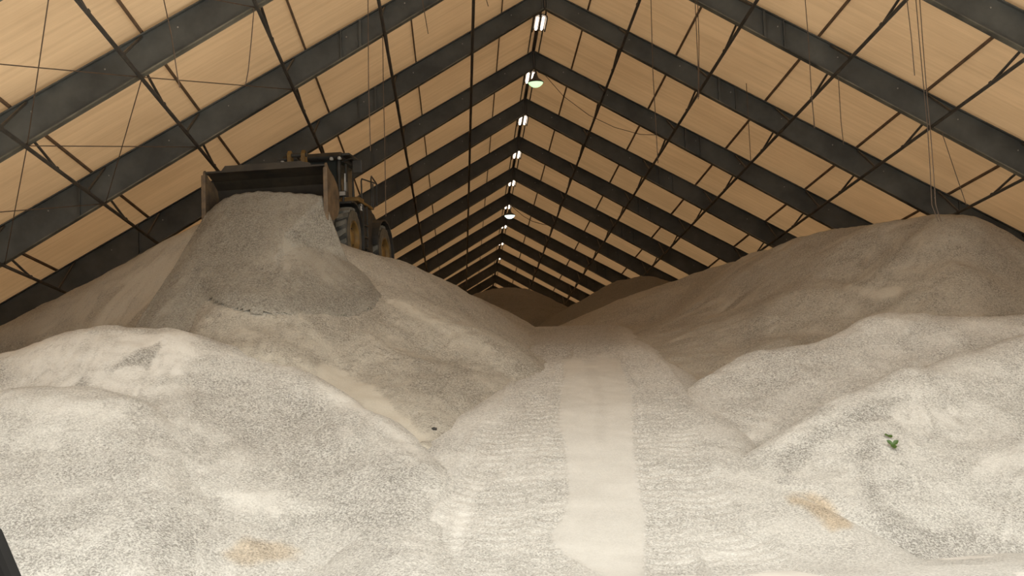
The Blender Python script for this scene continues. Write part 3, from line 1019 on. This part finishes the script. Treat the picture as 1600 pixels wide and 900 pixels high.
# ---- far piles
FP = [at(*p) for p in [(700, 490, 75), (725, 470, 75), (745, 460, 75), (775, 454, 75), (800, 453, 75), (830, 457, 75), (860, 467, 75), (885, 479, 75), (930, 505, 75),
                       (740, 500, 71.5), (800, 500, 70.5), (860, 502, 70.5), (800, 478, 72.6)]]
FP += [Vector(p) for p in [(2, 80, 10.1), (-3, 80, 8.5), (7, 80, 8.5), (2, 88, 6), (-8, 80, 4), (12, 82, 4), (2, 66, 2), (-6, 68, 1), (9, 68, 2), (2, 98, 0), (-8, 94, 0), (12, 96, 0)]]
f_fp = tps(FP, 0.01)
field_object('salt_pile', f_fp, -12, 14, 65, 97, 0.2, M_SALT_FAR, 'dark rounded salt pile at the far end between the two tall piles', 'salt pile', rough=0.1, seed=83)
FQ = [at(*p) for p in [(850, 503, 66), (880, 488, 66), (920, 467, 66), (960, 447, 66), (985, 436, 66), (1005, 433, 66), (1030, 438, 66), (1060, 450, 66), (1100, 465, 66),
                       (900, 502, 63.5), (950, 500, 62.5), (1000, 500, 61.5), (1040, 500, 61), (980, 465, 64)]]
FQ += [Vector(p) for p in [(9, 71, 9.7), (5, 71, 7.6), (13, 71, 8), (9, 78, 7), (3, 74, 3), (16, 74, 4), (9, 88, 0), (1, 80, 0), (17, 86, 0), (9, 56, 0.5), (4, 57, 1)]]
f_fq = tps(FQ, 0.01)
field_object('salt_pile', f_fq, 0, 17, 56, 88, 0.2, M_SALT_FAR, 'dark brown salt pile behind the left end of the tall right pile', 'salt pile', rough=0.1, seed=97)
#LOADER
# ------------------------------------------------------------------ the wheel loader
M_YEL = plain('dusty_yellow_paint', (0.10, 0.058, 0.016), (0.24, 0.14, 0.035), 2.2, 0.6)
M_YELW = plain('worn_bucket_steel', (0.06, 0.045, 0.03), (0.20, 0.13, 0.07), 2.6, 0.65)
M_BKT = plain('dark_bucket_steel', (0.018, 0.014, 0.010), (0.05, 0.038, 0.024), 1.8, 0.6)
M_BLK = plain('dusty_black_paint', (0.014, 0.014, 0.013), (0.045, 0.042, 0.036), 2.5, 0.55)
M_RUB = plain('dusty_rubber', (0.022, 0.022, 0.020), (0.085, 0.08, 0.068), 3.5, 0.9)
M_TREAD = plain('dusty_tread_blocks', (0.08, 0.076, 0.064), (0.19, 0.18, 0.15), 3.0, 0.9)
M_RUBW = plain('salt_dusted_sidewall', (0.06, 0.05, 0.035), (0.15, 0.125, 0.085), 3.0, 0.9)
M_CHR = plain('bare_cylinder_rod', (0.18, 0.17, 0.155), (0.28, 0.27, 0.25), 5, 0.3, 0.6)
M_DEC = plain('white_decal', (0.62, 0.61, 0.58), (0.72, 0.71, 0.68), 5, 0.6)
M_LMP = plain('clear_lamp_glass', (0.30, 0.29, 0.27), (0.42, 0.41, 0.38), 5, 0.2)
gm, gnt, gp = mat('tinted_cab_glass')
gp.inputs['Base Color'].default_value = (0.03, 0.034, 0.032, 1)
gp.inputs['Roughness'].default_value = 0.08
M_GLS = gm

HEAD = math.radians(180 - 11.5)
LO = Vector((-3.94, 45.01, 7.564))
ldr = empty('wheel_loader', LO, 'yellow and black wheel loader tipping its bucket on top of the left salt pile', 'wheel loader')
ldr.rotation_euler = (0, 0, HEAD)

# wheels
WR, WW = 0.88, 0.68


def make_wheel(sx, y):
    c = Vector((sx * 1.14, y, WR))
    b = MB()
    r0 = WR - 0.075
    prof = [(-0.25, 0.42), (-0.33, 0.50), (-0.345, 0.66), (-0.33, 0.77), (-0.29, r0 - 0.01), (-0.15, r0), (0.15, r0), (0.29, r0 - 0.01), (0.33, 0.77), (0.345, 0.66), (0.33, 0.50), (0.25, 0.42)]
    b.lathe(prof, (0, 0, 0), 'X', 48, closed=True)
    NL = 19
    tb = MB()
    for k in range(NL):
        for hs in (-1, 1):
            w0 = 2 * math.pi * (k + (0.5 if hs > 0 else 0)) / NL
            # block from near the middle out to the shoulder, set at a slant
            pts = []
            for (x, dw0, dw1, rr) in ((0.035, -0.135, 0.045, WR), (0.17, -0.09, 0.10, WR), (0.315, 0.02, 0.17, WR - 0.02)):
                for rad in (r0 - 0.03, rr):
                    for dw in (dw0, dw1):
                        w = w0 + dw
                        pts.append(Vector((hs * x, math.cos(w) * rad, math.sin(w) * rad)))
            fs = []
            for s_ in (0, 4):
                a0 = s_
                fs += [(a0, a0 + 4, a0 + 5, a0 + 1), (a0 + 2, a0 + 3, a0 + 7, a0 + 6), (a0, a0 + 2, a0 + 6, a0 + 4), (a0 + 1, a0 + 5, a0 + 7, a0 + 3)]
            fs += [(0, 1, 3, 2), (8, 10, 11, 9)]
            tb.add(pts, fs)
    t = b.build('wheel', M_RUB, ldr, smooth=True)
    t.location = c
    tb.build('tread', M_TREAD, t)
    sw = MB()
    for e in (-1, 1):
        sw.lathe([(e * 0.345, 0.49), (e * 0.358, 0.56), (e * 0.358, 0.68), (e * 0.34, 0.765)], (0, 0, 0), 'X', 40)
    sw.build('sidewall', M_RUBW, t, smooth=True)
    rm = MB()
    for e in (-1, 1):
        rm.lathe([(e * 0.33, 0.50), (e * 0.36, 0.47), (e * 0.34, 0.43), (e * 0.20, 0.40), (e * 0.17, 0.27), (e * 0.20, 0.24), (e * 0.30, 0.20), (e * 0.32, 0.12), (e * 0.32, 0.0)], (0, 0, 0), 'X', 32)
    rim = rm.build('rim', M_YEL, t, smooth=True)
    bo = MB()
    for k in range(12):
        w = 2 * math.pi * k / 12
        p = Vector((sx * 0.18, math.cos(w) * 0.33, math.sin(w) * 0.33))
        bo.tube([p, p + Vector((sx * 0.05, 0, 0))], 0.022, 6)
    bo.build('wheel_bolt', M_BLK, t)


for sx in (-1, 1):
    for y in (1.75, -1.75):
        make_wheel(sx, y)


def fender(sx, y, a0, a1, r, w, mat_, flap=0.0):
    m = MB()
    n = 10
    poly = []
    for rr in (r, r + 0.05):
        rng = range(n + 1) if rr == r else range(n, -1, -1)
        for i in rng:
            w_ = math.radians(a0 + (a1 - a0) * i / n)
            poly.append((y + math.cos(w_) * rr, WR + math.sin(w_) * rr))
    m.prism(poly, lambda p, q, h: Vector((h, p, q)), sx * 1.14 - w / 2, sx * 1.14 + w / 2)
    if flap:
        w_ = math.radians(a1)
        m.box((sx * 1.14, y + math.cos(w_) * (r + 0.02), WR + math.sin(w_) * r - flap / 2), (w, 0.05, flap))
    return m.build('fender', mat_, ldr)


for sx in (-1, 1):
    fender(sx, 1.75, 70, 178, 0.99, 0.72, M_BLK, 0.25)
    fender(sx, -1.75, 8, 172, 0.99, 0.74, M_BLK, 0.45)

YZ = lambda p, q, h: Vector((h, p, q))
# front frame with the loader tower
m = MB()
m.prism([(0.35, 0.55), (2.45, 0.55), (2.55, 0.95), (2.2, 1.35), (1.75, 2.25), (1.25, 2.45), (0.85, 2.3), (0.75, 1.4), (0.35, 1.3)], YZ, 0.36, 0.46)
m.prism([(0.35, 0.55), (2.45, 0.55), (2.55, 0.95), (2.2, 1.35), (1.75, 2.25), (1.25, 2.45), (0.85, 2.3), (0.75, 1.4), (0.35, 1.3)], YZ, -0.46, -0.36)
m.box((0, 1.5, 0.85), (0.72, 1.9, 0.5))
m.box((0, 0.95, 1.75), (0.72, 0.14, 0.9))
m.build('front_frame', M_YEL, ldr, bevel=0.015)
for y in (1.75, -1.75):
    MB().tube([(-0.85, y, WR), (-0.42, y, WR), (-0.3, y, WR), (0.3, y, WR), (0.42, y, WR), (0.85, y, WR)], [0.24, 0.20, 0.30, 0.30, 0.20, 0.24], 14).build('axle', M_YEL, ldr, smooth=True)
# lift arms
for sx in (-1, 1):
    m = MB()
    m.prism([(1.05, 2.28), (1.22, 2.02), (2.1, 1.92), (2.9, 1.55), (3.25, 1.22), (3.45, 1.08), (3.6, 1.2), (3.55, 1.40), (3.1, 1.85), (2.3, 2.28), (1.3, 2.40)], YZ, sx * 0.62 - 0.06, sx * 0.62 + 0.06)
    m.tube([(sx * 0.62 - 0.1, 1.2, 2.2), (sx * 0.62 + 0.1, 1.2, 2.2)], 0.10, 12)
    m.tube([(sx * 0.62 - 0.1, 3.45, 1.22), (sx * 0.62 + 0.1, 3.45, 1.22)], 0.09, 12)
    m.build('lift_arm', M_YEL, ldr, bevel=0.01)
    m = MB()
    m.tube([(sx * 0.5, 0.95, 1.2), (sx * 0.5, 1.75, 1.5)], 0.085, 12)
    cyl = m.build('lift_cylinder', M_YEL, ldr, smooth=True)
    MB().tube([(sx * 0.5, 1.75, 1.5), (sx * 0.5, 2.35, 1.78)], 0.045, 10).build('rod', M_CHR, cyl, smooth=True)
MB().box((0, 2.25, 2.05), (1.2, 0.22, 0.28)).build('cross_tube', M_YEL, ldr, bevel=0.03)
# tilt lever: two standing yellow plates joined by pins
for x in (-0.40, 0.0):
    m = MB()
    m.prism([(2.35, 2.0), (2.75, 1.55), (2.95, 1.65), (2.85, 2.2), (3.02, 2.75), (3.05, 3.12), (2.95, 3.24), (2.82, 3.18), (2.72, 2.8), (2.45, 2.35)], YZ, x - 0.055, x + 0.055)
    m.build('tilt_lever', M_YEL, ldr, bevel=0.01)
m = MB()
for (y, z, r) in ((2.94, 3.1, 0.06), (2.6, 2.15, 0.09), (2.85, 1.68, 0.06)):
    m.tube([(-0.5, y, z), (0.1, y, z)], r, 12)
m.build('lever_pin', M_BLK, ldr, smooth=True)
m = MB().tube([(-0.2, 1.0, 2.45), (-0.2, 2.1, 2.84)], 0.10, 14)
tc_ = m.build('tilt_cylinder', M_BLK, ldr, smooth=True)
MB().tube([(-0.2, 2.1, 2.84), (-0.2, 2.94, 3.1)], 0.05, 10).build('rod', M_CHR, tc_, smooth=True)
MB().tube([(-0.2, 2.85, 1.68), (-0.1, 3.1, 1.75), (0.05, 3.42, 1.85)], 0.06, 10).build('bucket_link', M_YEL, ldr, smooth=True)
MB().tube([(0.12, 2.95, 3.0), (0.32, 3.1, 2.98), (0.42, 3.15, 2.75), (0.35, 3.2, 2.55)], 0.028, 8).build('hose', M_BLK, ldr, smooth=True)
MB().tube([(0.25, 2.88, 2.72), (0.48, 2.9, 2.78)], 0.075, 12).build('hydraulic_coupling', M_CHR, ldr, smooth=True)
MB().tube([(-0.48, 3.1, 2.70), (-0.62, 3.2, 2.74), (-0.76, 3.25, 2.64), (-0.78, 3.3, 2.5)], 0.024, 8).build('hose', M_CHR, ldr, smooth=True)

# bucket: opening faces forward, floor tips down to the cutting edge
BX, BY, BZ, BH, BW = 0.20, 4.55, 0.98, 1.44, 1.67
inner = [(0, BH), (-0.28, BH - 0.03), (-0.62, BH - 0.12), (-0.92, BH - 0.32), (-1.08, BH - 0.62), (-1.08, BH - 0.90), (-0.92, 0.32), (-0.66, 0.18), (0.0, 0.0)]
outer = [(0.0, -0.05), (-0.68, 0.12), (-0.98, 0.27), (-1.14, BH - 0.92), (-1.14, BH - 0.60), (-0.96, BH - 0.27), (-0.64, BH - 0.07), (-0.28, BH + 0.02), (0, BH + 0.05)]
bk = MB()
bk.prism([(BY + p, BZ + q) for p, q in inner + outer], YZ, BX - BW, BX + BW)
# two wear ribs across the inside back
for q in (0.62, 0.95):
    bk.box((BX, BY - 1.06, BZ + q), (2 * BW - 0.1, 0.03, 0.05))
bucket = bk.build('bucket', M_BKT, ldr)
side = [(0.03, -0.06), (0.05, 0.2), (0.05, BH - 0.12), (0.03, BH + 0.03), (-0.03, BH + 0.09), (-0.12, BH + 0.02), (-0.30, BH - 0.10), (-0.62, BH - 0.16), (-0.98, BH - 0.34), (-1.17, BH - 0.60), (-1.17, BH - 0.95), (-1.0, 0.24), (-0.68, 0.08)]
for e in (-1, 1):
    MB().prism([(BY + p, BZ + q) for p, q in side], YZ, BX + e * (BW + 0.025) - 0.03, BX + e * (BW + 0.025) + 0.03).build('side_plate', M_YELW, bucket, bevel=0.01)
    MB().box((BX + e * (BW + 0.03), BY + 0.05, BZ + BH / 2 - 0.05), (0.12, 0.07, BH + 0.0)).build('side_edge', M_YELW, bucket, bevel=0.015)
MB().prism([(-1.30, 0.0), (1.25, 0.0), (1.12, 0.16), (-1.02, 0.16), (-1.06, 0.13), (-1.24, 0.10)], lambda p, q, h: Vector((BX + p, BY - 0.02 + h, BZ + BH + 0.02 + q)), -0.06, 0.0).build('spill_guard', M_BKT, bucket)
MB().box((BX, BY + 0.06, BZ - 0.05), (2 * BW - 0.1, 0.16, 0.05), Matrix.Rotation(math.radians(-14), 4, 'X')).build('cutting_edge', M_BKT, bucket)

# rear frame, hood and counterweight
m = MB()
m.box((0, -1.6, 0.95), (0.9, 3.7, 0.55))
m.box((0, 0.05, 0.95), (0.5, 0.7, 0.7))
m.build('rear_frame', M_YEL, ldr, bevel=0.02)
m = MB()
m.prism([(-0.85, 1.25), (-0.85, 2.5), (-1.5, 2.55), (-3.1, 2.35), (-3.55, 2.15), (-3.65, 1.25)], YZ, -0.82, 0.82)
hood = m.build('engine_hood', M_BLK, ldr, bevel=0.06)
m = MB()
for i in range(7):
    for e in (-1, 1):
        m.box((e * 0.835, -2.0 - i * 0.16, 1.9), (0.03, 0.08, 0.6))
m.build('cooling_grille', M_BLK, hood)
MB().tube([(0.35, -1.7, 2.5), (0.35, -1.7, 3.15), (0.35, -1.78, 3.25)], 0.07, 12).build('exhaust_stack', M_BLK, ldr, smooth=True)
MB().lathe([(0, 0.13), (0.25, 0.13), (0.28, 0.16), (0.36, 0.16), (0.4, 0.08), (0.4, 0)], (-0.35, -1.6, 2.5), 'Z', 18).build('air_intake', M_BLK, ldr, smooth=True)
m = MB()
m.prism([(-3.2, 0.65), (-3.2, 1.45), (-3.75, 1.5), (-3.9, 1.2), (-3.85, 0.75)], YZ, -1.25, 1.25)
m.build('counterweight', M_YEL, ldr, bevel=0.06)
# side tanks, platform and steps
for sx in (-1, 1):
    m = MB()
    m.prism([(0.55, 0.85), (0.62, 1.5), (0.62, 2.05), (-0.75, 2.05), (-0.75, 0.75), (0.2, 0.7)], YZ, sx * 1.12 - 0.24, sx * 1.12 + 0.24)
    m.build('side_tank', M_BLK, ldr, bevel=0.03)
    m = MB().box((sx * 1.06, 0.15, 2.10), (0.70, 1.75, 0.08))
    m.box((sx * 1.06, 0.55, 2.17), (0.66, 0.55, 0.10))
    m.build('platform', M_YEL, ldr, bevel=0.015)
    st_ = MB()
    for q in (0.45, 0.78, 1.1, 1.45):
        st_.box((sx * 1.33, 0.20, q), (0.20, 0.42, 0.04))
    for e in (-1, 1):
        st_.box((sx * 1.40, 0.20 + e * 0.22, 1.1), (0.04, 0.04, 1.9))
    st_.build('ladder', M_BLK, ldr)
# warning decal on the near side tank
m = MB()
m.prism([(0.33, 1.86), (0.58, 1.86), (0.58, 1.98), (0.33, 1.98)], YZ, -1.372, -1.36)
m.prism([(0.36, 2.05), (0.55, 2.05), (0.455, 2.02 - 0.03 + 0.0)], YZ, -1.372, -1.36)
m.build('warning_decal', M_DEC, ldr)
m = MB()
m.prism([(0.40, 1.90), (0.51, 1.90), (0.51, 1.93), (0.40, 1.93)], YZ, -1.376, -1.373)
m.prism([(0.40, 1.945), (0.51, 1.945), (0.51, 1.96), (0.40, 1.96)], YZ, -1.376, -1.373)
m.build('decal_text_bars', M_BLK, ldr).name = 'decal_marking'

# cab
cab = MB().box((0, 0.02, 2.02), (1.66, 1.62, 0.30)).build('cab', M_BLK, ldr, bevel=0.03)
pil = []
for (x, y, x2, y2) in ((-0.80, 0.80, -0.74, 0.62), (0.80, 0.80, 0.74, 0.62), (-0.80, -0.75, -0.76, -0.68), (0.80, -0.75, 0.76, -0.68), (-0.82, 0.05, -0.78, 0.05), (0.82, 0.05, 0.78, 0.05)):
    MB().tube([(x, y, 2.10), (x2, y2, 3.40)], 0.055, 8).build('pillar', M_BLK, cab, smooth=True)
m = MB()
m.prism([(-0.92, 3.36), (0.88, 3.36), (0.96, 3.44), (0.80, 3.58), (0.2, 3.62), (-0.85, 3.60), (-0.98, 3.48)], YZ, -0.88, 0.88)
rf = m.build('cab_roof', M_BLK, cab, bevel=0.04)
MB().box((-0.98, 0.05, 3.50), (0.28, 1.5, 0.07)).build('roof_edge', M_BLK, rf, bevel=0.02)
MB().prism([(0.77, 2.16), (0.60, 3.38), (0.62, 3.38), (0.79, 2.16)], YZ, -0.73, 0.73).build('windscreen', M_GLS, cab)
for e in (-1, 1):
    MB().prism([(-0.70, 2.16), (0.0, 2.16), (0.0, 3.38), (-0.64, 3.38)], YZ, e * 0.79 - 0.01, e * 0.79 + 0.01).build('side_window', M_GLS, cab)
    d = MB().prism([(0.08, 2.16), (0.74, 2.16), (0.58, 3.38), (0.08, 3.38)], YZ, e * 0.79 - 0.01, e * 0.79 + 0.01).build('door_window', M_GLS, cab)
    MB().box((e * 0.83, 0.13, 2.65), (0.04, 0.04, 0.30)).build('door_handle', M_CHR, d)
MB().box((0, -0.74, 2.75), (1.4, 0.02, 1.2)).build('rear_window', M_GLS, cab)
# seat inside
m = MB()
m.box((0, -0.25, 2.45), (0.5, 0.5, 0.14))
m.box((0, -0.48, 2.80), (0.48, 0.12, 0.65))
m.build('seat', M_BLK, cab, bevel=0.04)
# lights under the roof edge, mirror, rails
for x in (-0.86, -0.62, 0.62, 0.86):
    m = MB().lathe([(0, 0.055), (0.08, 0.05), (0.10, 0.0)], (0, 0, 0), 'Z', 14)
    o = m.build('work_light', M_LMP, cab, smooth=True)
    o.rotation_euler = (math.radians(-90), 0, 0)
    o.location = (x, 0.90, 3.36)
m = MB().tube([(-0.88, 0.70, 3.30), (-1.20, 0.82, 3.36), (-1.34, 0.78, 3.30)], 0.025, 8)
arm = m.build('mirror_arm', M_BLK, ldr, smooth=True)
MB().box((-1.34, 0.76, 3.12), (0.30, 0.08, 0.40)).build('mirror', M_BLK, arm, bevel=0.03)
m = MB().tube([(0.88, 0.70, 3.30), (1.20, 0.82, 3.36), (1.34, 0.78, 3.30)], 0.025, 8)
arm = m.build('mirror_arm', M_BLK, ldr, smooth=True)
MB().box((1.34, 0.76, 3.12), (0.30, 0.08, 0.40)).build('mirror', M_BLK, arm, bevel=0.03)
for sx in (-1, 1):
    m = MB()
    m.tube([(sx * 1.36, 0.42, 2.1), (sx * 1.36, 0.42, 2.74), (sx * 1.36, 0.36, 2.82), (sx * 1.36, -1.35, 2.98)], 0.024, 8)
    m.tube([(sx * 1.36, -0.70, 2.1), (sx * 1.36, -0.70, 3.02), (sx * 1.36, -0.76, 3.10), (sx * 1.36, -1.35, 2.98), (sx * 1.36, -1.35, 2.3)], 0.024, 8)
    m.tube([(sx * 1.36, -0.90, 2.1), (sx * 1.36, -0.90, 2.9)], 0.020, 8)
    m.build('handrail', M_BLK, ldr, smooth=True)
    m = MB().tube([(sx * 0.92, 0.66, 2.15), (sx * 0.94, 0.68, 2.95)], 0.028, 8)
    m.build('grab_rail', M_CHR, ldr, smooth=True)
    # headlights on the front frame fenders
    m = MB().box((sx * 0.98, 1.05, 2.28), (0.22, 0.16, 0.16))
    m.tube([(sx * 0.98, 1.05, 1.95), (sx * 0.98, 1.05, 2.22)], 0.04, 8)
    hl = m.build('headlight', M_BLK, ldr, bevel=0.02)
    MB().box((sx * 0.98, 1.135, 2.28), (0.17, 0.02, 0.11)).build('lens', M_LMP, hl)

# ------------------------------------------------------------------ small things on the salt
M_LEAF = plain('green_leaf', (0.035, 0.075, 0.012), (0.075, 0.14, 0.025), 30, 0.5)
M_STONE = plain('dark_stone', (0.02, 0.018, 0.015), (0.06, 0.055, 0.05), 20, 0.8)


def leaf_blade(L, W, curl):
    m = MB()
    n = 6
    top, vs, fs = [], [], []
    for i in range(n + 1):
        s = i / n
        w = W * math.sin(math.pi * min(1, s * 0.92 + 0.06)) ** 0.8
        z = curl * s * s
        vs += [(-w, L * s, z + w * 0.35), (0, L * s, z), (w, L * s, z + w * 0.35)]
    for i in range(n):
        a0 = i * 3
        fs += [(a0, a0 + 1, a0 + 4, a0 + 3), (a0 + 1, a0 + 2, a0 + 5, a0 + 4)]
    return m.add(vs, fs)


for (u, v, blades, lab) in ((1388, 684, [(0.13, 0.05, 200), (0.10, 0.04, 110)], 'small green leaf scrap lying above the bigger leaf on the near right mound'),
                            (1395.5, 699, [(0.17, 0.06, 175), (0.15, 0.05, 60), (0.14, 0.05, 300)], 'larger green leaf sprig lying on the near right salt mound')):
    q = hit(lambda x, y: np.maximum(f_rn(x, y), f_rm(x, y)), u, v, 24, 40)
    root = empty('leaf_sprig', q + Vector((0, 0, 0.05)), lab, 'leaf')
    root.rotation_euler = (math.radians(48), 0, 0)
    for L, W, ang in blades:
        o = leaf_blade(L, W, 0.03).build('leaf', M_LEAF, root)
        o.rotation_euler = (math.radians(12), 0, math.radians(ang))
        sm = o.modifiers.new('thick', 'SOLIDIFY')
        sm.thickness = 0.003
    MB().tube([(0, 0, 0), (0.02, -0.04, 0.01), (0.05, -0.08, 0.0)], 0.004, 6).build('stem', M_LEAF, root)
for (u, v, f, lab) in ((678.5, 673, f_lp, 'small dark stone at the foot of the left pile by the pale smooth streak'),
                       (676, 755, f_ramp, 'small dark stone at the left edge of the ramp below the other stone')):
    q = hit(f, u, v, 24, 45)
    m = MB()
    rng = random.Random(int(u * 10))
    prof = [(-0.035, 0.0), (-0.03, 0.045), (0.0, 0.07), (0.03, 0.05), (0.045, 0.0)]
    m.lathe(prof, (0, 0, 0), 'Z', 9)
    m.v = [(x * (1 + rng.uniform(-.25, .25)), y * (1 + rng.uniform(-.25, .25)), z * (1 + rng.uniform(-.2, .2))) for x, y, z in m.v]
    o = m.build('stone', M_STONE)
    o.location = q + Vector((0, 0, 0.03))
    tag(o, lab, 'stone')

# ------------------------------------------------------------------ edge of the vehicle the picture is taken from
M_TRIM = plain('black_mirror_housing', (0.008, 0.0075, 0.007), (0.013, 0.012, 0.011), 6, 0.8)  # black deepened and specular cut below: cab shade put into the material
M_TRIM.node_tree.nodes['Principled BSDF'].inputs['Specular IOR Level'].default_value = 0.1
q = at(-41, 930, 1.55)
root = empty('door_mirror', q, 'dark rounded vehicle door mirror cutting the bottom left corner', 'mirror')
m = MB()
out = [(-0.10, -0.085), (0.028, -0.085), (0.052, -0.05), (0.046, 0.005), (0.022, 0.062), (0.0, 0.085), (-0.10, 0.09), (-0.125, 0.06), (-0.125, -0.05)]
m.prism(out, lambda p, q_, h: Vector((p, h, q_)), -0.025, 0.03)
h_ = m.build('mirror_housing', M_TRIM, root, bevel=0.012)
MB().tube([(-0.05, 0.02, -0.08), (-0.09, 0.0, -0.16), (-0.2, -0.1, -0.22)], 0.02, 10).build('mirror_arm', M_TRIM, root, smooth=True)
